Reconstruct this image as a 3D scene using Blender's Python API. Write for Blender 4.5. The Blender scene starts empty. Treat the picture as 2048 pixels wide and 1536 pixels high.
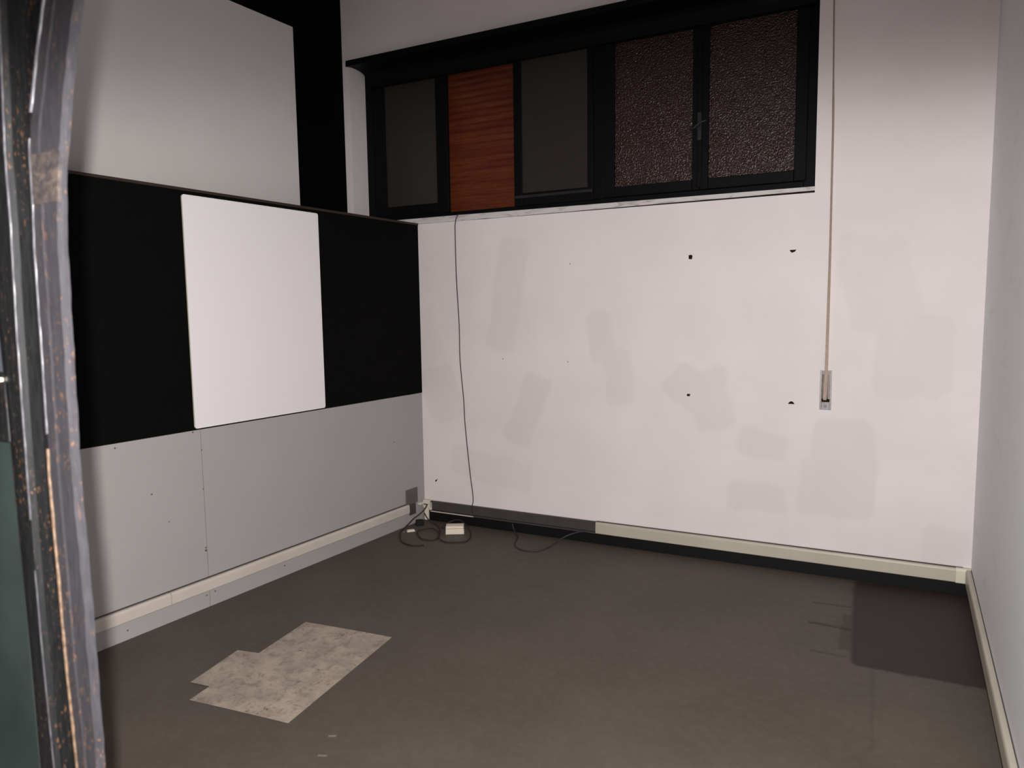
import bpy, bmesh, math, random
from mathutils import Vector, Matrix
random.seed(7)
SC = bpy.context.scene
C = SC.collection
# ---------------------------------------------------------------- camera
CAM = Vector((2.9223, -4.2792, 1.5))
RIGHT = Vector((0.89016277, 0.45543577, -0.01372938))
UP = Vector((-0.03372383, 0.09590363, 0.99481918))
FWD = Vector((-0.45439293, 0.88508799, -0.10072888))
cd = bpy.data.cameras.new('camera'); cam = bpy.data.objects.new('camera', cd); C.objects.link(cam)
cam.matrix_world = Matrix(((RIGHT.x, UP.x, -FWD.x, CAM.x), (RIGHT.y, UP.y, -FWD.y, CAM.y), (RIGHT.z, UP.z, -FWD.z, CAM.z), (0, 0, 0, 1)))
cd.sensor_width = 36; cd.lens = 1443.62 * 36 / 2048; cd.clip_start = 0.02
cd.dof.use_dof = True; cd.dof.focus_distance = 4.2; cd.dof.aperture_fstop = 4.5
SC.camera = cam
# ---------------------------------------------------------------- light
w = bpy.data.worlds.new('night'); SC.world = w; w.use_nodes = True
w.node_tree.nodes['Background'].inputs[0].default_value = (1.0, 0.93, 0.88, 1)
w.node_tree.nodes['Background'].inputs[1].default_value = 0.006
fl = bpy.data.lights.new('camera_flash', 'POINT')         # the camera's own flash, beside the lens
fl.energy = 468; fl.color = (1.0, 0.975, 0.968); fl.shadow_soft_size = 0.016
fo = bpy.data.objects.new('camera_flash', fl); C.objects.link(fo)
fo.location = CAM - RIGHT * 0.041 + UP * 0.03
fo.rotation_euler = cam.matrix_world.to_euler()
fl.use_nodes = True                                       # beam pattern of the flash head: dims upward, nothing behind
ft = fl.node_tree; em = ft.nodes['Emission']
def fn_(typ, **k):
    x = ft.nodes.new(typ)
    for a, v in k.items(): setattr(x, a, v)
    return x
tc = fn_('ShaderNodeTexCoord'); sx = fn_('ShaderNodeSeparateXYZ'); ft.links.new(tc.outputs['Normal'], sx.inputs[0])
ng = fn_('ShaderNodeMath', operation='MULTIPLY'); ft.links.new(sx.outputs[2], ng.inputs[0]); ng.inputs[1].default_value = -1
mx = fn_('ShaderNodeMath', operation='MAXIMUM'); ft.links.new(ng.outputs[0], mx.inputs[0]); mx.inputs[1].default_value = .05
dv = fn_('ShaderNodeMath', operation='DIVIDE'); ft.links.new(sx.outputs[1], dv.inputs[0]); ft.links.new(mx.outputs[0], dv.inputs[1])
fc = fn_('ShaderNodeFloatCurve'); cv = fc.mapping.curves[0]
mr = fn_('ShaderNodeMapRange'); ft.links.new(dv.outputs[0], mr.inputs[0]); mr.inputs[1].default_value = -1; mr.inputs[2].default_value = 1
ft.links.new(mr.outputs[0], fc.inputs['Value'])
cv.points[0].location = (0, .6); cv.points[1].location = (1, .06)
for x_, y_ in ((-.7, .85), (-.5, 1), (.20, 1), (.27, .97), (.31, .90), (.359, .72), (.414, .44), (.463, .25), (.525, .15), (.62, .10), (.75, .10)):
    cv.points.new((x_ + 1) / 2, y_)
fc.mapping.update()
gt = fn_('ShaderNodeMath', operation='GREATER_THAN'); ft.links.new(ng.outputs[0], gt.inputs[0]); gt.inputs[1].default_value = .05
ml = fn_('ShaderNodeMath', operation='MULTIPLY'); ft.links.new(fc.outputs[0], ml.inputs[0]); ft.links.new(gt.outputs[0], ml.inputs[1])
ft.links.new(ml.outputs[0], em.inputs['Strength'])
SC.view_settings.view_transform = 'Standard'; SC.view_settings.look = 'None'
SC.view_settings.gamma = 1; SC.view_settings.use_curve_mapping = False
SC.view_settings.exposure = 0.0

# ---------------------------------------------------------------- materials
def srgb(r, g, b):
    f = lambda c: c / 12.92 if c <= 0.04045 else ((c + 0.055) / 1.055) ** 2.4
    return (f(r / 255), f(g / 255), f(b / 255), 1)

class NT:
    def __init__(s, name):
        s.m = bpy.data.materials.new(name); s.m.use_nodes = True
        s.t = s.m.node_tree; s.b = s.t.nodes['Principled BSDF']; s.oc = None
    def n(s, typ, **k):
        x = s.t.nodes.new(typ)
        for a, v in k.items(): setattr(x, a, v)
        return x
    def l(s, a, b): s.t.links.new(a, b)
    def pos(s):
        if not s.oc: s.oc = s.n('ShaderNodeNewGeometry').outputs['Position']
        return s.oc
    def noise(s, scale, detail=4, rough=.55, vec=None, stretch=None, distort=0):
        x = s.n('ShaderNodeTexNoise'); x.inputs['Scale'].default_value = scale
        x.inputs['Detail'].default_value = detail; x.inputs['Roughness'].default_value = rough
        x.inputs['Distortion'].default_value = distort
        v = vec or s.pos()
        if stretch:
            mp = s.n('ShaderNodeVectorMath', operation='MULTIPLY'); s.l(v, mp.inputs[0]); mp.inputs[1].default_value = stretch; v = mp.outputs[0]
        s.l(v, x.inputs['Vector']); return x.outputs['Fac']
    def ramp(s, fac, a, b, ca=(0, 0, 0, 1), cb=(1, 1, 1, 1)):
        r = s.n('ShaderNodeValToRGB'); e = r.color_ramp.elements
        e[0].position = a; e[1].position = b; e[0].color = ca; e[1].color = cb
        s.l(fac, r.inputs[0]); return r.outputs[0]
    def mix(s, fac, a, b):
        x = s.n('ShaderNodeMix', data_type='RGBA')
        for i, v in ((0, fac), (6, a), (7, b)):
            if hasattr(v, 'links'): s.l(v, x.inputs[i])
            else: x.inputs[i].default_value = v
        return x.outputs[2]
    def math(s, op, a, b=None, clamp=False):
        x = s.n('ShaderNodeMath', operation=op); x.use_clamp = clamp
        for i, v in ((0, a), (1, b)):
            if v is None: continue
            if hasattr(v, 'links'): s.l(v, x.inputs[i])
            else: x.inputs[i].default_value = v
        return x.outputs[0]
    def bump(s, h, strength, dist=.002):
        b = s.n('ShaderNodeBump'); b.inputs['Strength'].default_value = strength; b.inputs['Distance'].default_value = dist
        s.l(h, b.inputs['Height']); s.l(b.outputs[0], s.b.inputs['Normal'])
    def col(s, c):
        if hasattr(c, 'links'): s.l(c, s.b.inputs['Base Color'])
        else: s.b.inputs['Base Color'].default_value = c
    def set(s, rough=.6, metal=0, spec=.5):
        s.b.inputs['Roughness'].default_value = rough; s.b.inputs['Metallic'].default_value = metal
        s.b.inputs['Specular IOR Level'].default_value = spec
        return s.m

def plain(name, c, rough=.6, metal=0, spec=.5, var=.12, scale=12, bump=0, bscale=200):
    n = NT(name); v = n.noise(scale, 5)
    d = tuple(x * (1 - var) for x in c[:3]) + (1,); e = tuple(min(1, x * (1 + var)) for x in c[:3]) + (1,)
    n.col(n.ramp(v, .3, .7, d, e))
    if bump: n.bump(n.noise(bscale, 3), bump, .001)
    return n.set(rough, metal, spec)

def patch_group():
    # soft-edged rotated rectangle in two coordinates: 1 inside, 0 outside
    g = bpy.data.node_groups.new('patch_mask', 'ShaderNodeTree'); it = g.interface
    for nm in ('U', 'V', 'CU', 'CV', 'HU', 'HV', 'Angle', 'Soft', 'Round'):
        it.new_socket(nm, in_out='INPUT', socket_type='NodeSocketFloat')
    it.new_socket('Mask', in_out='OUTPUT', socket_type='NodeSocketFloat')
    I = g.nodes.new('NodeGroupInput').outputs; O = g.nodes.new('NodeGroupOutput')
    def m(op, a, b=None, cl=False):
        x = g.nodes.new('ShaderNodeMath'); x.operation = op; x.use_clamp = cl
        for i, v in ((0, a), (1, b)):
            if v is None: continue
            if hasattr(v, 'links'): g.links.new(v, x.inputs[i])
            else: x.inputs[i].default_value = v
        return x.outputs[0]
    du = m('SUBTRACT', I['U'], I['CU']); dv = m('SUBTRACT', I['V'], I['CV'])
    c = m('COSINE', I['Angle']); s = m('SINE', I['Angle'])
    a = m('ADD', m('MULTIPLY', du, c), m('MULTIPLY', dv, s)); b = m('SUBTRACT', m('MULTIPLY', dv, c), m('MULTIPLY', du, s))
    qa = m('MAXIMUM', m('SUBTRACT', m('ABSOLUTE', a), m('SUBTRACT', I['HU'], I['Round'])), 0.0)
    qb = m('MAXIMUM', m('SUBTRACT', m('ABSOLUTE', b), m('SUBTRACT', I['HV'], I['Round'])), 0.0)
    d = m('SUBTRACT', m('SQRT', m('ADD', m('MULTIPLY', qa, qa), m('MULTIPLY', qb, qb))), I['Round'])
    g.links.new(m('SUBTRACT', .5, m('DIVIDE', d, I['Soft']), True), O.inputs[0])
    return g
PG = patch_group()
def patches(n, u, v, lst, soft=.02, rf=.45):
    out = None
    for cu, cv, hu, hv, ang, k in lst:
        x = n.n('ShaderNodeGroup'); x.node_tree = PG
        n.l(u, x.inputs['U']); n.l(v, x.inputs['V'])
        for nm, val in (('CU', cu), ('CV', cv), ('HU', hu), ('HV', hv), ('Angle', math.radians(ang)), ('Soft', soft), ('Round', min(hu, hv) * rf)):
            x.inputs[nm].default_value = val
        y = n.math('MULTIPLY', x.outputs[0], k)
        out = y if out is None else n.math('MAXIMUM', out, y)
    return out
def warped(n, amt=.05, scale=5):
    sep = n.n('ShaderNodeSeparateXYZ'); n.l(n.pos(), sep.inputs[0])
    a = n.math('MULTIPLY', n.math('SUBTRACT', n.noise(scale, 3), .5), amt)
    b = n.math('MULTIPLY', n.math('SUBTRACT', n.noise(scale * 1.3 + .7, 3, distort=.4), .5), amt)
    return sep.outputs, a, b

WALLC = srgb(224, 215, 212)
# back wall: white paint with greyer touched-up areas
n = NT('white_wall_paint'); o, a, b = warped(n, .10, 4)
u = n.math('ADD', o[0], a); v = n.math('ADD', o[2], b)
msk = patches(n, u, v, [
    (.70, 1.60, .105, .37, -10, .75), (1.36, 1.33, .085, .16, 8, .8), (1.47, 1.09, .085, .17, 8, .75),
    (.84, .84, .10, .25, -22, .95), (1.90, 1.03, .13, .11, -35, .85), (2.04, .97, .11, .18, 8, .8),
    (2.33, .72, .13, .075, -10, .9), (2.75, .62, .16, .28, 0, .95), (2.62, .50, .09, .16, 0, .8),
    (2.31, .41, .155, .085, 0, .95), (2.90, 1.60, .17, .23, 15, .55), (3.07, 1.24, .18, .22, -5, .7),
    (2.80, 1.74, .09, .15, 0, .5), (3.26, .25, .12, .10, 0, .7), (.17, .92, .15, .20, 20, .6), (.55, .42, .32, .10, -8, .6)], .028)
c1 = n.ramp(n.noise(2.2, 4), .35, .65, srgb(221, 212, 210), srgb(227, 218, 216))
cc = n.mix(n.math('MULTIPLY', msk, .5), c1, srgb(207, 200, 198))
dirt = n.ramp(n.noise(9, 6, .7), .68, .80)
cc = n.mix(n.math('MULTIPLY', dirt, .10), cc, srgb(150, 135, 120))
n.col(cc); n.bump(n.noise(160, 3), .12, .001); M_WALL = n.set(.62, 0, .3)

n = NT('greyish_wall_paint')
sm = n.ramp(n.noise(3.5, 6, .7, stretch=(1, 1, 2.5)), .55, .8)
n.col(n.mix(n.math('MULTIPLY', sm, .35), srgb(238, 239, 242), srgb(200, 197, 196)))
n.bump(n.noise(140, 3), .12, .001); M_WALLR = n.set(.65, 0, .25)

def panel_mat(name, c):
    n = NT(name)
    f = n.ramp(n.noise(380, 2), .62, .75)
    base = n.ramp(n.noise(3, 4), .3, .7, tuple(x * .96 for x in c[:3]) + (1,), c)
    n.col(n.mix(n.math('MULTIPLY', f, .18), base, (c[0] * .6, c[1] * .6, c[2] * .6, 1)))
    n.bump(n.noise(300, 2), .08, .0006); return n.set(.62, 0, .3)
M_GREY = panel_mat('grey_laminate', srgb(158, 153, 151))
M_GREYU = panel_mat('grey_upper_laminate', srgb(212, 206, 203))
M_BLACK = plain('black_laminate', (.0020, .0018, .0016, 1), .8, 0, .07, .25, 40)
M_BLACKP = plain('black_paint', (.0012, .0010, .0013, 1), .8, 0, .05, .2, 20)
n = NT('whiteboard_surface')
st = n.ramp(n.noise(5, 5, .6, stretch=(1, 1, 6)), .66, .74)
n.col(n.mix(n.math('MULTIPLY', st, .05), srgb(223, 217, 218), srgb(165, 160, 160))); M_BOARD = n.set(.30, 0, .35)
M_BOARDE = plain('cream_board_edge', srgb(196, 186, 150), .5)
# floor vinyl
n = NT('taupe_vinyl_floor'); o, a, b = warped(n, .03, 14)
u = n.math('ADD', o[0], a); v = n.math('ADD', o[1], b)
big = n.noise(1.6, 6, .65); fine = n.noise(26, 6, .7)
base = n.ramp(big, .3, .72, srgb(78, 70, 63), srgb(91, 82, 75))
base = n.mix(n.math('MULTIPLY', n.ramp(fine, .45, .75), .30), base, srgb(109, 101, 94))
base = n.mix(n.math('MULTIPLY', n.ramp(n.noise(7, 6, .75), .60, .74), .35), base, srgb(59, 51, 46))
dk = patches(n, u, v, [(3.16, -.53, .32, .52, 1, 1), (2.83, -.72, .03, .20, 0, .75), (2.87, -.30, .03, .26, 0, .9)], .02, .08)
base = n.mix(n.math('MULTIPLY', dk, .9), base, srgb(48, 37, 35))
ln = patches(n, u, v, [(2.74, -.42, .09, .008, 4, .9), (2.75, -.69, .10, .010, -3, 1), (2.76, -.99, .07, .007, 0, .7), (2.935, -1.33, .004, .34, 0, .35),
                       (3.05, -.80, .16, .01, -5, .35), (2.845, -.55, .006, .42, 2, .5)], .012)
base = n.mix(n.math('MULTIPLY', ln, .75), base, srgb(37, 30, 28))
sp = patches(n, o[0], o[1], [(1.224, -2.412, .013, .004, 30, 1), (1.271, -2.516, .015, .004, 20, .8), (2.98, -1.93, .004, .004, 0, .7)], .006)
base = n.mix(n.math('MULTIPLY', sp, .8), base, srgb(152, 146, 141))
scr = n.ramp(n.noise(5, 5, .6, stretch=(7, 1, 1)), .66, .72)
base = n.mix(n.math('MULTIPLY', scr, .22), base, srgb(50, 42, 38))
n.col(base); n.bump(n.noise(60, 4), .15, .001); M_FLOOR = n.set(.62, 0, .25)
M_BASE = plain('black_skirting', (.0042, .0038, .0036, 1), .6, 0, .2)
M_TRUNK = plain('cream_trunking_plastic', srgb(182, 175, 158), .38, 0, .45, .07, 4)
M_TRUNKL = plain('pale_trunking_plastic', srgb(190, 180, 170), .4, 0, .4, .06, 4)
M_CHAN = plain('grey_channel_plastic', srgb(68, 63, 62), .55, 0, .3, .12, 9)
M_PLATE = plain('grey_plate_plastic', srgb(92, 86, 84), .55, 0, .3)
M_CREAM = plain('cream_plastic', srgb(214, 206, 186), .45, 0, .4, .05)
M_WHITEP = plain('white_plastic', srgb(226, 214, 194), .4, 0, .4, .05)
M_CABLE = plain('brown_black_cable', srgb(48, 38, 35), .6, 0, .3)
M_CABLEG = plain('grey_cable', srgb(58, 54, 55), .5, 0, .3)
M_HOLE = plain('dark_hole', srgb(30, 24, 22), .9, 0, .1)
M_DOT = plain('dark_screw_head', srgb(84, 74, 68), .7, 0, .2)
n = NT('stained_marble')
vein = n.ramp(n.noise(9, 6, .7, stretch=(.6, 1, 3), distort=1.5), .52, .62)
n.col(n.mix(n.math('MULTIPLY', vein, .5), srgb(200, 194, 192), srgb(112, 104, 100))); M_MARBLE = n.set(.5, 0, .3)
M_FRAME = plain('dark_window_paint', (.0024, .0021, .0028, 1), .6, 0, .12, .2, 30)
M_FRAMEL = plain('worn_dark_rail', srgb(36, 32, 34), .5, 0, .3, .3, 30)
def glass(name, tint, trans, bs, bd, rough):
    n = NT(name); n.b.inputs['Transmission Weight'].default_value = trans
    n.col(tint); n.b.inputs['IOR'].default_value = 1.45
    vo = n.n('ShaderNodeTexVoronoi'); vo.inputs['Scale'].default_value = bs; vo.feature = 'SMOOTH_F1'
    n.l(n.pos(), vo.inputs['Vector'])
    n.bump(n.math('ADD', vo.outputs['Distance'], n.math('MULTIPLY', n.noise(bs * 1.5, 2), .5)), 1.0, bd)
    return n.set(rough, 0, .5)
M_GLASSA = glass('smoked_glass', srgb(72, 64, 57), .62, 150, .0006, .34)
M_GLASSB = glass('cathedral_glass', srgb(64, 38, 32), .55, 125, .0044, .17)
M_GLASSD = glass('door_glass', srgb(120, 125, 135), .7, 60, .0003, .15)
n = NT('varnished_shutter_wood')
g = n.noise(14, 7, .7, stretch=(1, 1, 9)); g2 = n.noise(3.2, 5, .6, stretch=(.6, 1, 5))
base = n.ramp(g, .35, .68, srgb(82, 36, 19), srgb(112, 56, 28))
n.col(n.mix(n.ramp(g2, .42, .62), base, srgb(84, 33, 20))); M_SHUT = n.set(.42, 0, .3)
M_STRAP = plain('beige_strap_webbing', srgb(178, 160, 146), .8, 0, .1, .1, 60)
M_CHROME = plain('worn_chrome', srgb(132, 128, 130), .42, .35, .4, .25, 90)
M_STEELR = plain('reel_metal', srgb(120, 110, 102), .45, .3, .4, .15, 60)
n = NT('dirty_paper')
base = n.mix(n.math('MULTIPLY', n.ramp(n.noise(7, 5, .7), .40, .60), .6), srgb(172, 158, 142), srgb(140, 126, 117))
base = n.mix(n.math('MULTIPLY', n.ramp(n.noise(19, 6, .75, distort=.6), .50, .62), .5), base, srgb(112, 99, 92))
base = n.mix(n.math('MULTIPLY', n.math('MULTIPLY', n.ramp(n.noise(42, 5, .8), .56, .64), n.ramp(n.noise(6, 3, .6), .45, .58)), .8), base, srgb(74, 62, 60))
n.col(base); n.bump(n.noise(11, 3), .25, .003); M_PAPER = n.set(.85, 0, .15)
# door metal
def metal_mat(name, ca, cb, rust=.5, rough=.42, spec=.5):
    n = NT(name)
    st = n.noise(26, 6, .7, stretch=(6, 6, .7)); base = n.ramp(st, .3, .72, ca, cb)
    sp = n.noise(120, 3, .75, stretch=(1.6, 1.6, .6))
    z = n.noise(4, 3, .6, stretch=(3, 3, 1))
    f = n.math('MULTIPLY', n.ramp(sp, .60, .64), n.ramp(z, .42, .55))
    n.col(n.mix(n.math('MULTIPLY', f, rust), base, srgb(128, 88, 56)))
    n.bump(n.noise(120, 4), .25, .0006); return n.set(rough, 0, spec)
K = .5
M_JDARK = metal_mat('dark_green_steel_paint', (.0050, .0054, .0058, 1), (.0150, .0148, .0155, 1), .5, .38, .35)
M_JGREY = metal_mat('grey_violet_steel_paint', (.021, .0196, .0225, 1), (.039, .0365, .041, 1), .45, .5, .35)
M_JRIDGE = plain('worn_steel_edge', (.05, .047, .053, 1), .4, .0, .3, .4, 60)
M_JRUST = plain('rusty_chipped_edge', (.105, .066, .040, 1), .6, 0, .3, .5, 90)
n = NT('bare_filler'); n.col(n.ramp(n.noise(55, 5, .8, distort=1), .4, .65, (.024, .022, .025, 1), (.085, .064, .052, 1))); M_FILL = n.set(.6, 0, .3)
M_GREEN = plain('green_enamel', (.023, .031, .0295, 1), .4, 0, .4, .25, 6)

# ---------------------------------------------------------------- helpers
W, AL, AR, UX = 3.3708, .071, .0261, -.6285
def FL(s, o, z): return Vector((-AL * s + o, -s - AL * o, z))             # left partition
def FU(s, o, z): return Vector((UX - AL * s + o, -s - AL * o, z))         # upper left wall
def FB(s, o, z): return Vector((s, -o, z))                                # back wall
def FR(s, o, z): return Vector((W - AR * s - o, -s + AR * o, z))          # right wall
def FW(x, y, z): return Vector((x, y, z))
def box(bm, F, s0, s1, o0, o1, z0, z1):
    v = [bm.verts.new(F(s, o, z)) for z in (z0, z1) for s, o in ((s0, o0), (s1, o0), (s1, o1), (s0, o1))]
    for f in ((0, 3, 2, 1), (4, 5, 6, 7), (0, 1, 5, 4), (1, 2, 6, 5), (2, 3, 7, 6), (3, 0, 4, 7)):
        bm.faces.new([v[i] for i in f])
def prof(bm, F, s0, s1, pts, n=1):
    rings = []
    for k in range(n + 1):
        s = s0 + (s1 - s0) * k / n
        rings.append([bm.verts.new(F(s, o, z)) for o, z in pts])
    m = len(pts)
    for a, b in zip(rings, rings[1:]):
        for i in range(m): bm.faces.new((a[i], a[(i + 1) % m], b[(i + 1) % m], b[i]))
    bm.faces.new(rings[0]); bm.faces.new(rings[-1][::-1])
def tube(bm, pts, r, seg=8, smooth=4):
    P = [Vector(p) for p in pts]
    if smooth > 1 and len(P) > 2:
        Q = []
        for i in range(len(P) - 1):
            p0, p1, p2, p3 = P[max(i - 1, 0)], P[i], P[i + 1], P[min(i + 2, len(P) - 1)]
            for k in range(smooth):
                t = k / smooth
                Q.append(.5 * ((2 * p1) + (p2 - p0) * t + (2 * p0 - 5 * p1 + 4 * p2 - p3) * t * t + (3 * p1 - p0 - 3 * p2 + p3) * t ** 3))
        Q.append(P[-1]); P = Q
    rings = []; up = Vector((0.31, .17, .93)).normalized()
    for i, p in enumerate(P):
        t = (P[min(i + 1, len(P) - 1)] - P[max(i - 1, 0)]).normalized()
        a = t.cross(up).normalized(); b = t.cross(a).normalized(); up = -b if b.dot(up) < 0 else b
        rings.append([bm.verts.new(p + (a * math.cos(q) + b * math.sin(q)) * r) for q in [2 * math.pi * j / seg for j in range(seg)]])
    for x, y in zip(rings, rings[1:]):
        for j in range(seg): bm.faces.new((x[j], x[(j + 1) % seg], y[(j + 1) % seg], y[j]))
    bm.faces.new(rings[0][::-1]); bm.faces.new(rings[-1])
def obj(name, bm, mat, parent=None, bevel=0, smooth=False, kind=None):
    bmesh.ops.recalc_face_normals(bm, faces=bm.faces)
    me = bpy.data.meshes.new(name); bm.to_mesh(me); bm.free(); me.materials.append(mat)
    o = bpy.data.objects.new(name, me); C.objects.link(o)
    if smooth:
        for p in me.polygons: p.use_smooth = True
    if bevel:
        b = o.modifiers.new('bevel', 'BEVEL'); b.width = bevel; b.segments = 2; b.limit_method = 'ANGLE'
    if parent: o.parent = parent
    if kind: o['kind'] = kind
    return o
def B(): return bmesh.new()
def tag(o, label, cat, group=None):
    o['label'] = label; o['category'] = cat
    if group: o['group'] = group
    return o
def struct(o, label=None, cat=None):
    o['kind'] = 'structure'
    if label: o['label'] = label
    if cat: o['category'] = cat
    return o
def empty(name, loc=(0, 0, 0)):
    o = bpy.data.objects.new(name, None); C.objects.link(o); o.location = loc; o.empty_display_size = .1
    return o
def child(name, bm, mat, par, bevel=0, smooth=False):
    o = obj(name, bm, mat, par, bevel, smooth)
    o.matrix_parent_inverse = Matrix.Translation(-par.location) if par.type == 'EMPTY' and par.location.length else Matrix()
    return o
def disc(bm, F, s, z, r, o0, o1, seg=10, jag=0, sq=1):
    pts = [(s + r * (1 + random.uniform(-jag, jag)) * math.cos(2 * math.pi * i / seg), z + sq * r * (1 + random.uniform(-jag, jag)) * math.sin(2 * math.pi * i / seg)) for i in range(seg)]
    poly(bm, F, pts, o0, o1)
def poly(bm, F, pts, o0, o1):
    a = [bm.verts.new(F(s, o0, z)) for s, z in pts]; b = [bm.verts.new(F(s, o1, z)) for s, z in pts]
    k = len(pts)
    for i in range(k): bm.faces.new((a[i], a[(i + 1) % k], b[(i + 1) % k], b[i]))
    bm.faces.new(a); bm.faces.new(b[::-1])

# ---------------------------------------------------------------- room shell
ZC = 4.0; YF = 3.62
bm = B(); box(bm, FW, -1.2, 3.75, -6.0, .0, -.08, 0)
struct(obj('floor', bm, M_FLOOR), 'taupe vinyl floor with a darker unworn patch in the right corner', 'floor')
bm = B(); box(bm, FW, -1.2, 3.75, -6.0, .3, ZC, ZC + .1)
struct(obj('ceiling', bm, M_WALL), 'plain ceiling above the room', 'ceiling')
X0, X1, Z0, Z1 = -.557, 2.573, 2.112, 3.28
bm = B()
box(bm, FB, -1.2, X0, -.30, 0, 0, ZC); box(bm, FB, X1, 3.75, -.30, 0, 0, ZC)
box(bm, FB, X0, X1, -.30, 0, 0, Z0); box(bm, FB, X0, X1, -.30, 0, Z1, ZC)
wb = struct(obj('wall_back', bm, M_WALL), 'white back wall with greyish touched-up paint patches', 'wall')
bm = B(); box(bm, FR, 0, 6.0, -.15, 0, 0, ZC)
wr = struct(obj('wall_right', bm, M_WALLR), 'pale grey smudged side wall on the right', 'wall')
# left: low panelled partition in front of a set-back upper wall
wl = struct(empty('wall_left', FL(1.8, 0, 0)), 'panelled left partition with grey lower sheets and a black band', 'wall')
LE = 3.55
bm = B(); box(bm, FL, 0.0, LE, -.14, -.012, 0, 2.10); child('partition_core', bm, M_BLACKP, wl)
bm = B(); box(bm, FL, .002, 1.7905, -.012, 0, 0, .9255); child('grey_panel', bm, M_GREY, wl, .0008)
bm = B(); box(bm, FL, 1.7935, LE, -.012, 0, 0, .9255); child('grey_panel', bm, M_GREY, wl, .0008)
bm = B(); box(bm, FL, .0, LE, -.012, .001, .9275, 2.106); child('black_panel', bm, M_BLACK, wl)
bm = B(); box(bm, FL, .0, LE, -.14, .006, 2.104, 2.118); child('top_rail', bm, plain('dark_rail_paint', srgb(44, 32, 26), .45, 0, .4), wl, .002)
for s, z, r in ((2.23, .905, .004), (1.835, .918, .004), (1.795, .62, .0035), (1.80, .30, .006), (1.80, .315, .004), (1.79, .82, .003), (2.07, .655, .004), (1.99, .50, .003),
                (2.23, .045, .004), (1.81, .065, .004), (1.76, .07, .004), (1.30, .06, .004), (.32, .62, .004), (.42, .055, .003)):
    bm = B(); disc(bm, FL, s, z, r, -.002, .0012, 8); child('screw_head', bm, M_DOT, wl)
# upper wall
bm = B(); box(bm, FU, 0, LE, -.15, 0, 0, ZC)
wu = struct(obj('wall_upper_left', bm, M_BLACKP), 'set-back upper wall with black beam and post round a grey panel', 'wall')
wu.name = 'wall_left_upper'
bm = B(); box(bm, FU, .452, LE, 0, .010, 1.5, 3.405); obj('grey_panel', bm, M_GREYU, wu)
bm = B(); box(bm, FU, .0, .45, .0, .012, 0, ZC); obj('black_post', bm, M_BLACKP, wu)
bm = B(); box(bm, FU, .45, LE, .0, .012, 3.407, ZC); obj('black_beam', bm, M_BLACKP, wu)
# front wall above the doorway, out of the photo's view
bm = B(); box(bm, FW, -1.2, 3.45, -3.74, -3.58, 2.45, ZC)
struct(obj('wall_front', bm, M_WALLR), 'wall above the doorway', 'wall')

# skirtings and trunking
bm = B(); box(bm, FB, .002, 3.357, .0, .013, 0, .072)
struct(obj('baseboard_back', bm, M_BASE, None, .002), 'black skirting board along the white back wall', 'baseboard')
bm = B(); box(bm, FR, .0, 5.0, .0, .013, 0, .075)
struct(obj('baseboard_right', bm, M_BASE, None, .002), 'dark skirting board along the right wall', 'baseboard')
def trunkprof(z0, z1, d):
    pts = [(0, z0), (d * .75, z0)]
    for i in range(7):
        t = math.pi / 2 * i / 6
        pts.append((d * .75 + d * .25 * math.sin(t) if i < 6 else d, z0 + .006 * (1 - math.cos(t))))
    zm = z1 - .016
    for i in range(7):
        t = math.pi / 2 * i / 6
        pts.append((d - (d * .35) * (1 - math.cos(t)), zm + (z1 - zm) * math.sin(t)))
    pts.append((0, z1)); return pts
t = tag(empty('cable_trunking', FL(1.3, 0, .1)), 'long pale cable trunking running along the grey left partition', 'trunking')
for s0, s1 in ((.205, 2.018), (2.021, LE)):
    bm = B(); prof(bm, FL, s0, s1, trunkprof(.094, .155, .026)); child('trunking_cover', bm, M_TRUNKL, t)
bm = B(); box(bm, FL, .20, LE, .0005, .006, .088, .160); child('backing_strip', bm, M_CHAN, t)
t = tag(empty('cable_trunking', FB(2.3, 0, .1)), 'covered cream cable trunking on the right part of the back wall', 'trunking')
bm = B(); prof(bm, FB, 1.326, 3.315, trunkprof(.070, .145, .026)); child('trunking_cover', bm, M_TRUNK, t)
bm = B(); box(bm, FB, 1.326, 3.335, .0005, .010, .143, .149); child('backing_strip', bm, M_CHAN, t)
bm = B(); prof(bm, FB, 3.302, 3.370, [(o_ + .002 if o_ > 0 else o_, z) for o_, z in trunkprof(.068, .148, .028)]); child('corner_elbow', bm, M_CREAM, t, .004)
t = tag(empty('cable_trunking', FR(1.5, 0, .1)), 'cream cable trunking along the foot of the right wall', 'trunking')
bm = B(); prof(bm, FR, .030, 5.0, trunkprof(.070, .145, .026)); child('trunking_cover', bm, M_TRUNK, t)
bm = B(); box(bm, FR, .03, 5.0, .0005, .004, .143, .147); child('backing_strip', bm, M_CHAN, t)
t = tag(empty('open_cable_channel', FB(.7, 0, .1)), 'open grey cable channel without its cover on the back wall', 'cable channel')
bm = B(); prof(bm, FB, .062, 1.325, [(.0005, .070), (.026, .070), (.026, .078), (.004, .078), (.004, .137), (.022, .137), (.022, .145), (.0005, .145)])
child('channel_base', bm, M_CHAN, t)
bm = B(); prof(bm, FB, .065, .42, [(.0265, .0695), (.029, .0695), (.029, .0765), (.0265, .0765)]); child('cover_remnant', bm, M_TRUNKL, t)

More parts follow.
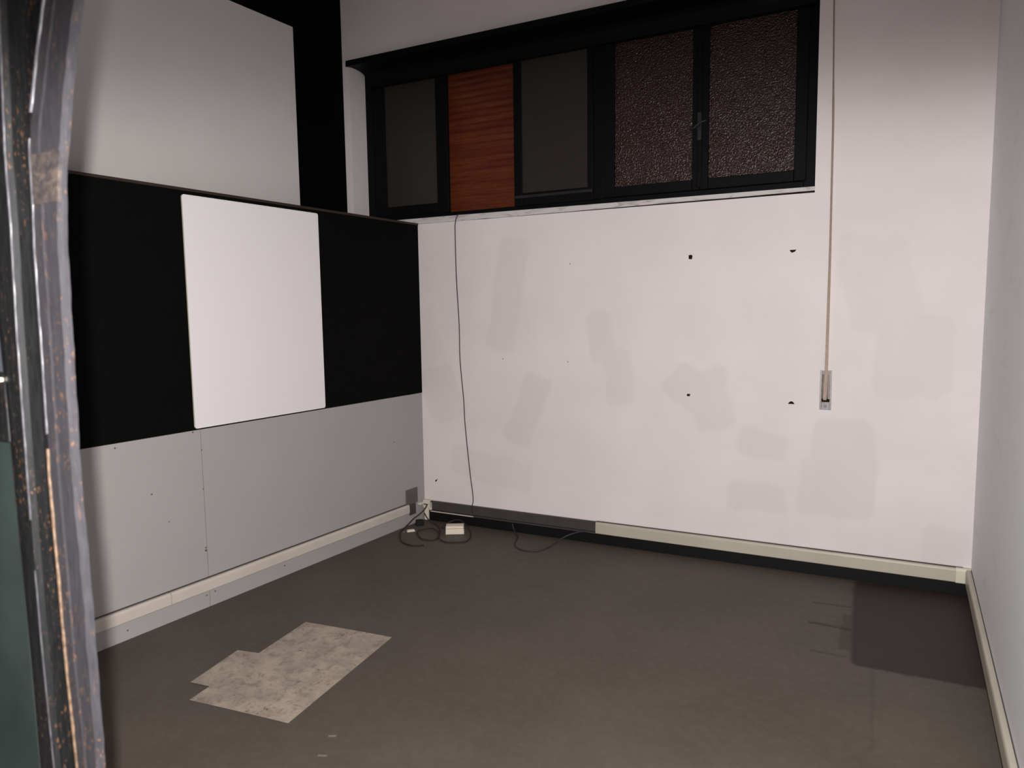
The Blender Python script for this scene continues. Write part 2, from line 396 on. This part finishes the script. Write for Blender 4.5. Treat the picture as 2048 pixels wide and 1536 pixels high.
# outlet plate, corner box
t = tag(empty('outlet_plate', FL(.15, 0, .2)), 'dark grey blank outlet plate at the corner end of the left trunking', 'outlet plate')
bm = B(); box(bm, FL, .092, .214, .0005, .010, .150, .258); child('plate', bm, M_PLATE, t, .002)
bm = B(); box(bm, FL, .118, .182, .0005, .012, .072, .150); child('riser', bm, M_CHAN, t, .002)
t = tag(empty('junction_box', FB(.03, 0, .1)), 'small cream junction box in the corner beside the open channel', 'junction box')
bm = B(); box(bm, FB, .004, .062, .0005, .034, .094, .152); child('box_body', bm, M_CREAM, t, .003)
bm = B(); box(bm, FB, .012, .045, .034, .0355, .118, .124); child('slot', bm, M_HOLE, t)
bm = B(); box(bm, FB, .014, .046, .014, .030, .004, .094); child('drop_cover', bm, M_WHITEP, t, .002)
bm = B(); box(bm, FL, .045, .088, .002, .030, .128, .142)
tag(obj('plug', bm, M_CREAM, None, .003), 'cream plug beside the cream junction box in the corner', 'plug')

# holes and scuffs in the back wall
for s, z, pts in ((1.909, 1.799, [(-.010, -.012), (.009, -.013), (.012, .006), (.006, .013), (-.011, .011)]),
                  (2.470, 1.806, [(-.017, .006), (.018, .007), (.010, -.004), (-.004, -.009), (-.012, -.004)]),
                  (1.906, .987, [(-.010, -.005), (.006, -.008), (.012, .004), (.002, .008), (-.009, .005)]),
                  (2.482, .966, [(-.019, -.006), (.017, -.006), (.010, .005), (.000, .010), (-.011, .005)]),
                  (.105, .295, [(-.012, -.008), (-.004, -.010), (.004, .002), (.013, .013), (.002, .008), (-.010, .002)]),
                  (1.15, 1.79, [(-.003, -.003), (.003, -.003), (.003, .003), (-.003, .003)]),
                  (.66, 1.18, [(-.003, -.003), (.003, -.003), (.003, .003), (-.003, .003)]),
                  (1.13, 1.17, [(-.003, -.003), (.003, -.003), (.003, .003), (-.003, .003)])):
    bm = B(); poly(bm, FB, [(s + a, z + b) for a, b in pts], -.004, .0006); obj('wall_hole', bm, M_HOLE if len(pts) > 4 else M_DOT, wb)

# ---------------------------------------------------------------- window
wn = struct(empty('window_1', FB(1.0, 0, Z0)), 'wide high dark-framed window of five lights with frosted panes', 'window')
def frame_bm(x0, x1, z0, z1, l, r, bt, tp, o0, o1):
    bm = B(); box(bm, FB, x0, x0 + l, o0, o1, z0, z1); box(bm, FB, x1 - r, x1, o0, o1, z0, z1)
    box(bm, FB, x0 + l, x1 - r, o0, o1, z0, z0 + bt); box(bm, FB, x0 + l, x1 - r, o0, o1, z1 - tp, z1); return bm
child('window_frame', frame_bm(X0, X1, 2.150, Z1, .062, .075, .055, .085, -.24, -.175), M_FRAME, wn, .003)
bm = B(); box(bm, FB, 1.243, 1.318, -.235, -.168, 2.205, 3.195); child('mullion', bm, M_FRAME, wn, .003)
def sash(x0, x1, z0, z1, gx0, gx1, gz0, gz1, o0, o1, gm, label=None):
    f = child('sash', frame_bm(x0, x1, z0, z1, gx0 - x0, x1 - gx1, gz0 - z0, z1 - gz1, o0, o1), M_FRAME, wn, .004)
    bm = B(); box(bm, FB, gx0 - .004, gx1 + .004, o0 + .010, o0 + .014, gz0 - .004, gz1 + .004)
    g = obj('glass_pane', bm, gm, f); return f
s1 = sash(-.494, .150, 2.206, 3.222, -.393, .053, 2.279, 3.166, -.205, -.178, M_GLASSA)
s3 = sash(.682, 1.246, 2.200, 3.222, .742, 1.207, 2.284, 3.192, -.178, -.156, M_GLASSA)
bm = B(); box(bm, FB, .69, 1.244, -.156, -.146, 2.250, 2.268); obj('bottom_bar', bm, M_FRAMEL, s3, .002)
s4 = sash(1.320, 1.918, 2.206, 3.222, 1.385, 1.873, 2.268, 3.172, -.195, -.160, M_GLASSB)
s5 = sash(1.920, 2.512, 2.206, 3.222, 1.968, 2.447, 2.268, 3.168, -.195, -.160, M_GLASSB)
bm = B(); box(bm, FB, 1.905, 1.933, -.16, -.150, 2.22, 3.2); obj('cover_strip', bm, M_FRAME, s5, .003)
h = B(); box(h, FB, 1.907, 1.931, -.150, -.142, 2.49, 2.65); box(h, FB, 1.912, 1.926, -.142, -.118, 2.565, 2.585)
hd = obj('handle', h, M_FRAMEL, s5, .002)
h = B(); tube(h, [FB(1.965, -.115, 2.592), FB(1.935, -.112, 2.585), FB(1.915, -.110, 2.572), FB(1.890, -.112, 2.555), FB(1.872, -.116, 2.552)], .006)
obj('lever', h, M_FRAMEL, hd, 0, True)
# marble sill with an uneven open joint under it
bm = B()
xs = [X0 + (X1 - X0) * i / 40 for i in range(41)]
rings = []
for x in xs:
    g = .0015 + .009 * max(0, min(1, (x - .6) / 1.9)) + random.uniform(-.0006, .0006) + (.003 if random.random() < .12 else 0)
    zt = 2.152 - .008 * max(0, min(1, (x - .3) / 2.2))
    y0 = .001
    rings.append([bm.verts.new(FB(x, o_, z)) for o_, z in ((-.26, Z0 + g), (y0, Z0 + g), (y0, zt), (-.002, zt + .001), (-.26, 2.1495))])
for a, b in zip(rings, rings[1:]):
    for i in range(5): bm.faces.new((a[i], a[(i + 1) % 5], b[(i + 1) % 5], b[i]))
bm.faces.new(rings[0]); bm.faces.new(rings[-1][::-1])
child('window_sill', bm, M_MARBLE, wn)
bm = B(); box(bm, FB, X0, X1, -.05, -.006, Z0 + .0002, Z0 + .013)
child('open_joint', bm, M_HOLE, wn)

# roller shutter behind the panes
bm = B(); pts = []; zz = 2.15; x0, x1 = X0 - .0, X1
while zz < 3.26:
    for k in range(5):
        t_ = math.pi * k / 4; pts.append((-.275 + .005 * math.sin(t_), zz + .004 + .038 * k / 4))
    zz += .045
pts = [(-.290, 2.15)] + pts + [(-.290, zz)]
prof(bm, FB, x0, x1, pts)
tag(obj('roller_shutter', bm, M_SHUT), 'lowered reddish brown slatted roller shutter behind the window frames', 'shutter')

# shutter box (cornice) over the window
cp = [(-.174, 3.262), (.110, 3.262), (.113, 3.222), (.045, 3.234), (0.0, 3.235), (-.055, 3.231), (-.085, 3.224), (-.108, 3.206), (-.122, 3.180), (-.128, 3.150), (-.130, 3.138), (-.174, 3.138)]
bm = B(); prof(bm, FB, -.497, 2.545, cp)
tag(obj('shutter_box', bm, M_FRAME), 'black cornice-shaped shutter box along the top of the window', 'shutter box')

# strap and winder
t = tag(empty('strap_winder', FB(2.657, 0, .935)), 'narrow chrome shutter strap winder set in the back wall', 'strap winder')
child('cover_plate', frame_bm(2.627, 2.686, .936, 1.153, .009, .009, .062, .006, .0003, .003), M_CHROME, t, .001)
bm = B(); box(bm, FB, 2.630, 2.683, -.03, .0006, .990, 1.150); child('recess', bm, M_STEELR, t)
bm = B(); prof(bm, FB, 2.637, 2.668, [(.0008, 1.13), (.004, 1.13), (.012, 1.08), (.015, 1.03), (.012, 1.00), (.0008, .995)]); child('reel_cover', bm, M_STEELR, t, .002, True)
bm = B(); box(bm, FB, 2.637, 2.677, .0030, .0045, .979, .996); child('slot', bm, M_HOLE, t, .001)
bm = B(); disc(bm, FB, 2.657, .956, .009, .003, .006, 14); child('screw', bm, M_STEELR, t)
bm = B(); N = 24; top, bot = 3.9, .992; L_ = []; 
kx = [(3.9, 2.652), (3.4, 2.645), (3.08, 2.642), (2.447, 2.655), (1.80, 2.659), (1.158, 2.658), (.992, 2.654)]
def interp(kx, z):
    for (za, xa), (zb, xb) in zip(kx, kx[1:]):
        if za >= z >= zb: return xa + (xb - xa) * (za - z) / (za - zb)
    return kx[-1][1]
rows = []
for i in range(N + 1):
    z = top + (bot - top) * i / N; x = interp(kx, z)
    ang = math.radians(62 - 50 * max(0, min(1, (z - 2.3) / 1.0)) * 0 if z > 2.6 else 50 - 38 * max(0, min(1, (1.9 - z) / .8)))
    o_ = .022 if z > 1.15 else .018
    dx, dy = .0085 * math.cos(ang), .0085 * math.sin(ang); tx, ty = -math.sin(ang) * .0008, math.cos(ang) * .0008
    rows.append([bm.verts.new(FB(x + sx * dx + st * tx, o_ + sx * dy + st * ty, z)) for sx, st in ((-1, -1), (1, -1), (1, 1), (-1, 1))])
for a, b in zip(rows, rows[1:]):
    for i in range(4): bm.faces.new((a[i], a[(i + 1) % 4], b[(i + 1) % 4], b[i]))
bm.faces.new(rows[0]); bm.faces.new(rows[-1][::-1])
tag(obj('shutter_strap', bm, M_STRAP), 'long beige shutter strap hanging down to the chrome winder', 'strap')

# whiteboard
t = tag(empty('whiteboard', FL(1.39, 0, .935)), 'blank white board fixed on the black band of the left partition', 'whiteboard')
def rrect(s0, s1, z0, z1, r):
    p = []
    for cx, cz, a0 in ((s1 - r, z1 - r, 0), (s0 + r, z1 - r, 90), (s0 + r, z0 + r, 180), (s1 - r, z0 + r, 270)):
        for k in range(5):
            a = math.radians(a0 + 22.5 * k); p.append((cx + r * math.cos(a), cz + r * math.sin(a)))
    return p
bm = B(); poly(bm, FL, rrect(.952, 1.827, .937, 2.083, .010), .002, .010); child('backing_board', bm, M_BOARDE, t)
bm = B(); poly(bm, FL, rrect(.949, 1.829, .935, 2.085, .012), .010, .014); child('white_surface', bm, M_BOARD, t)

# ---------------------------------------------------------------- things on the floor
def sheet(name, quad, z, label, seed, curl=.004, n=14):
    rnd = random.Random(seed); bm = B(); ph = [rnd.uniform(0, 6) for _ in range(4)]
    A, Bq, Cq, D = [Vector((x, y, 0)) for x, y in quad]; g = []
    for i in range(n + 1):
        r = []
        for j in range(n + 1):
            u, v = i / n, j / n
            p = A * (1 - u) * (1 - v) + Bq * u * (1 - v) + Cq * u * v + D * (1 - u) * v
            e = min(u, v, 1 - u, 1 - v)
            h = curl * (.5 + .5 * math.sin(5 * u + ph[0]) * math.cos(6 * v + ph[1])) 
            r.append(bm.verts.new((p.x, p.y, z + h)))
        g.append(r)
    for i in range(n):
        for j in range(n): bm.faces.new((g[i][j], g[i + 1][j], g[i + 1][j + 1], g[i][j + 1]))
    o = obj(name, bm, M_PAPER)
    m = o.modifiers.new('thick', 'SOLIDIFY'); m.thickness = .0008; m.offset = 1
    return tag(o, label, 'paper')
sheet('paper_sheet', [(.553, -2.469), (1.023, -2.422), (.944, -1.681), (.460, -1.725)], .0004, 'large dirty beige paper sheet lying on the floor, the lower one', 3, .0012)
sheet('paper_sheet', [(.445, -2.377), (.80, -2.335), (.745, -2.025), (.397, -2.09)], .0030, 'smaller dirty paper sheet overlapping the left edge of the large one', 5, .0008)

def flr(name, pts, r, mat, label, z=None):
    bm = B(); P = [(p[0], p[1], (p[2] if len(p) > 2 else 0) + r + .001) for p in pts]
    tube(bm, P, r, 8, 5); return tag(obj(name, bm, mat, None, 0, True), label, 'cable')
# thin black wire down the back wall
wire = [FB(.345, -.03, 2.156), FB(.333, .004, 2.153), FB(.312, .006, 2.10), FB(.308, .005, 2.02), FB(.312, .006, 1.716), FB(.325, .005, 1.408), FB(.327, .006, 1.167), FB(.349, .005, .888), FB(.357, .006, .713), FB(.386, .005, .397), FB(.410, .006, .20), FB(.414, .030, .150), FB(.414, .031, .10)]
bm = B(); tube(bm, wire, .0032, 8, 5)
tag(obj('wire', bm, M_CABLE, None, 0, True), 'thin black wire hanging down the back wall from the window sill', 'wire')
flr('cable', [(.05, -.045, .12), (.045, -.07, .09), (.018, -.105, .055), (.002, -.15, .035), (-.004, -.20, .012), (.006, -.27), (.030, -.35), (.075, -.415), (.148, -.506), (.226, -.548), (.288, -.553), (.335, -.515)], .0045, M_CABLE,
    'dark cable looping from the corner junction box along the left partition')
flr('cable', [(.06, -.10, .07), (.10, -.10, .02), (.159, -.105), (.242, -.187), (.33, -.33), (.335, -.397), (.28, -.422), (.217, -.393), (.136, -.298), (.15, -.24, .004), (.205, -.217, .008), (.279, -.257, .004), (.345, -.36, .010), (.40, -.395), (.45, -.401), (.509, -.374), (.545, -.335), (.522, -.241), (.459, -.14), (.40, -.09, .02), (.33, -.07, .045), (.27, -.10, .03), (.25, -.17, .012), (.292, -.205, .018)], .0045, M_CABLE,
    'coiled dark cable lying round the small white box')
flr('cable', [(.725, -.022, .055), (.745, -.04, .02), (.80, -.095), (.828, -.16), (.845, -.22), (.883, -.289), (.948, -.334), (1.02, -.332), (1.065, -.286), (1.085, -.193), (1.10, -.11, .01), (1.14, -.06, .035), (1.21, -.035, .062), (1.27, -.03, .075)], .0045, M_CABLEG,
    'grey cable drooping in a loop under the open channel')
# white adaptor box
def rot_box(name, cx, cy, hx, hy, z0, z1, ang, mat, bevel, parent=None, taper=0):
    bm = B(); c, s = math.cos(ang), math.sin(ang); v = []
    for z, k in ((z0, 1), (z1, 1 - taper)):
        for a, b in ((-hx, -hy), (hx, -hy), (hx, hy), (-hx, hy)):
            a *= k; b *= k; v.append(bm.verts.new((cx + a * c - b * s, cy + a * s + b * c, z)))
    for f in ((0, 3, 2, 1), (4, 5, 6, 7), (0, 1, 5, 4), (1, 2, 6, 5), (2, 3, 7, 6), (3, 0, 4, 7)): bm.faces.new([v[i] for i in f])
    return obj(name, bm, mat, parent, bevel)
a_ = math.radians(29)
o = rot_box('adaptor_box', .378, -.203, .063, .036, .001, .058, a_, M_WHITEP, .004, None, .04)
tag(o, 'small white adaptor box on the floor among the coiled cable', 'adaptor')
rot_box('lid_seam', .378, -.203, .0633, .0363, .040, .0415, a_, M_PLATE, 0, o)
tag(rot_box('power_plug', .052, -.150, .030, .020, .001, .040, math.radians(40), M_BASE, .006, None, .15), 'black power plug block on the floor in the left corner', 'plug')
o = rot_box('adaptor_plug', .084, -.303, .030, .016, .001, .016, math.radians(48), M_CREAM, .005, None, .2)
tag(o, 'flat cream plug lying beside the left partition near the corner', 'plug')
rot_box('pin', .055, -.345, .007, .003, .005, .009, math.radians(48), M_CHROME, 0, o)

# ---------------------------------------------------------------- near steel door jamb, left
R1 = [(0, 1.722), (.75, 1.7201), (.956, 1.7135), (1.166, 1.7115), (1.386, 1.7146), (1.496, 1.7167), (1.642, 1.7235), (1.755, 1.7240), (1.828, 1.730), (1.97, 1.7393), (2.44, 1.775)]
R2 = [(0, 1.792), (.769, 1.7817), (.951, 1.7736), (1.084, 1.7722), (1.182, 1.7700), (1.246, 1.7690), (1.388, 1.7733), (1.481, 1.7750), (1.602, 1.7765), (1.661, 1.7812), (1.748, 1.7840), (1.775, 1.7875), (1.831, 1.8073), (1.871, 1.8201), (1.949, 1.8485), (2.44, 2.05)]
RE = [(0, 1.840), (.786, 1.8378), (1.079, 1.8364), (1.252, 1.8315), (1.375, 1.8345), (1.496, 1.8375), (1.599, 1.8405), (1.656, 1.8450), (1.713, 1.8526), (1.781, 1.8707), (1.860, 1.8921), (1.935, 1.9194), (2.44, 2.17)]
LB = [(0, 1.668), (.9, 1.664), (1.2, 1.658), (1.32, 1.656), (1.5, 1.650), (1.76, 1.6627), (1.98, 1.6834), (2.44, 1.69)]
def ip(t, z):
    for (a, x), (b, y) in zip(t, t[1:]):
        if a <= z <= b: return x + (y - x) * (z - a) / (b - a)
    return t[-1][1]
zs = [i * .04 for i in range(15)] + [.6 + .012 * i for i in range(int(1.5 / .012))] + [2.12, 2.2, 2.3, 2.44]
YJ = -3.62
dj = struct(empty('door_1', (1.75, YJ, 0)), 'dark chipped steel door jamb close to the camera at the left edge', 'door jamb')
def loft(name, cols, mat, z0=0, z1=2.45, bevel=0, smooth=True):
    # cols: closed section, functions of z giving (x, y)
    bm = B(); rr = []
    for z in [q for q in zs if z0 <= q <= z1]:
        rr.append([bm.verts.new((c(z)[0], c(z)[1], z)) for c in cols])
    m = len(cols)
    for a, b in zip(rr, rr[1:]):
        for i in range(m): bm.faces.new((a[i], a[(i + 1) % m], b[(i + 1) % m], b[i]))
    bm.faces.new(rr[0]); bm.faces.new(rr[-1][::-1])
    return child(name, bm, mat, dj, bevel)
jit = lambda z, k: .0008 * math.sin(z * 61 + k) + .0005 * math.sin(z * 143 + 2 * k)
loft('dark_channel', [lambda z: (ip(LB, z), YJ + .004), lambda z: (ip(LB, z) + .018, YJ + .0), lambda z: (ip(R1, z) - .006, YJ - .001), lambda z: (ip(R1, z), YJ - .004),
                      lambda z: (ip(R1, z) + .007, YJ + .003), lambda z: ((ip(R1, z) + ip(R2, z)) / 2, YJ + .008), lambda z: (ip(R2, z) - .004, YJ + .004),
                      lambda z: (ip(R2, z), YJ + .03), lambda z: (ip(LB, z), YJ + .03)], M_JDARK)
loft('face_strip', [lambda z: (ip(R2, z) + .001, YJ - .002), lambda z: (ip(R2, z) + .022, YJ - .003), lambda z: (ip(R2, z) + .026, YJ - .0015), lambda z: (ip(RE, z) - .008 + jit(z, 1), YJ - .001),
                    lambda z: (ip(RE, z) - .001 + jit(z, 1), YJ + .004), lambda z: (ip(RE, z) + jit(z, 1) - .001, YJ + .010), lambda z: (ip(RE, z) - .012, YJ + .012), lambda z: (ip(R2, z) + .001, YJ + .012)], M_JGREY)
def rod(name, T, dx, dy, r, mat, z0, z1, k=0):
    loft(name, [(lambda z, q=q: (ip(T, z) + dx + r * (1 + .5 * math.sin(z * 37 + k) * math.sin(z * 91)) * math.cos(q), YJ + dy + r * math.sin(q))) for q in [2 * math.pi * i / 8 for i in range(8)]], mat, z0, z1)
rod('ridge_bead', R1, 0, -.0045, .0013, M_JRIDGE, 0, 1.10)
rod('ridge_bead', R1, 0, -.0045, .0017, M_JRIDGE, 1.17, 2.44, 1)
rod('edge_bead', R2, 0, -.0025, .0024, M_JRUST, 0, 1.30, 2)
rod('edge_bead', R2, 0, -.0025, .0018, M_JRIDGE, 1.31, 1.765, 3)
rod('edge_bead', R2, -.0005, -.0035, .0026, M_JRIDGE, 1.79, 2.44, 4)
loft('filler_patch', [lambda z: (ip(R2, z) + .004, YJ - .0045), lambda z: (ip(RE, z) - .002, YJ - .0035), lambda z: (ip(RE, z) - .002, YJ + .002), lambda z: (ip(R2, z) + .004, YJ + .002)], M_FILL, 1.664, 1.752)
bm = B(); box(bm, FW, 1.35, 1.66, YJ + .006, YJ + .022, .02, 1.30); child('green_panel', bm, M_GREEN, dj, .003)
bm = B(); box(bm, FW, 1.35, 1.658, YJ + .002, YJ + .03, 1.295, 1.412); child('middle_rail', bm, M_JDARK, dj, .004)
bm = B(); box(bm, FW, 1.35, 1.655, YJ + .012, YJ + .016, 1.41, 2.40); child('glass_pane', bm, M_GLASSD, dj)
bm = B(); box(bm, FW, 1.35, 1.70, YJ, YJ + .03, 2.38, 2.45); child('top_rail', bm, M_JDARK, dj, .003)
bm = B(); box(bm, FW, 1.645, 1.656, YJ - .004, YJ + .003, 1.397, 1.404); child('latch_pin', bm, M_CREAM, dj, .002)
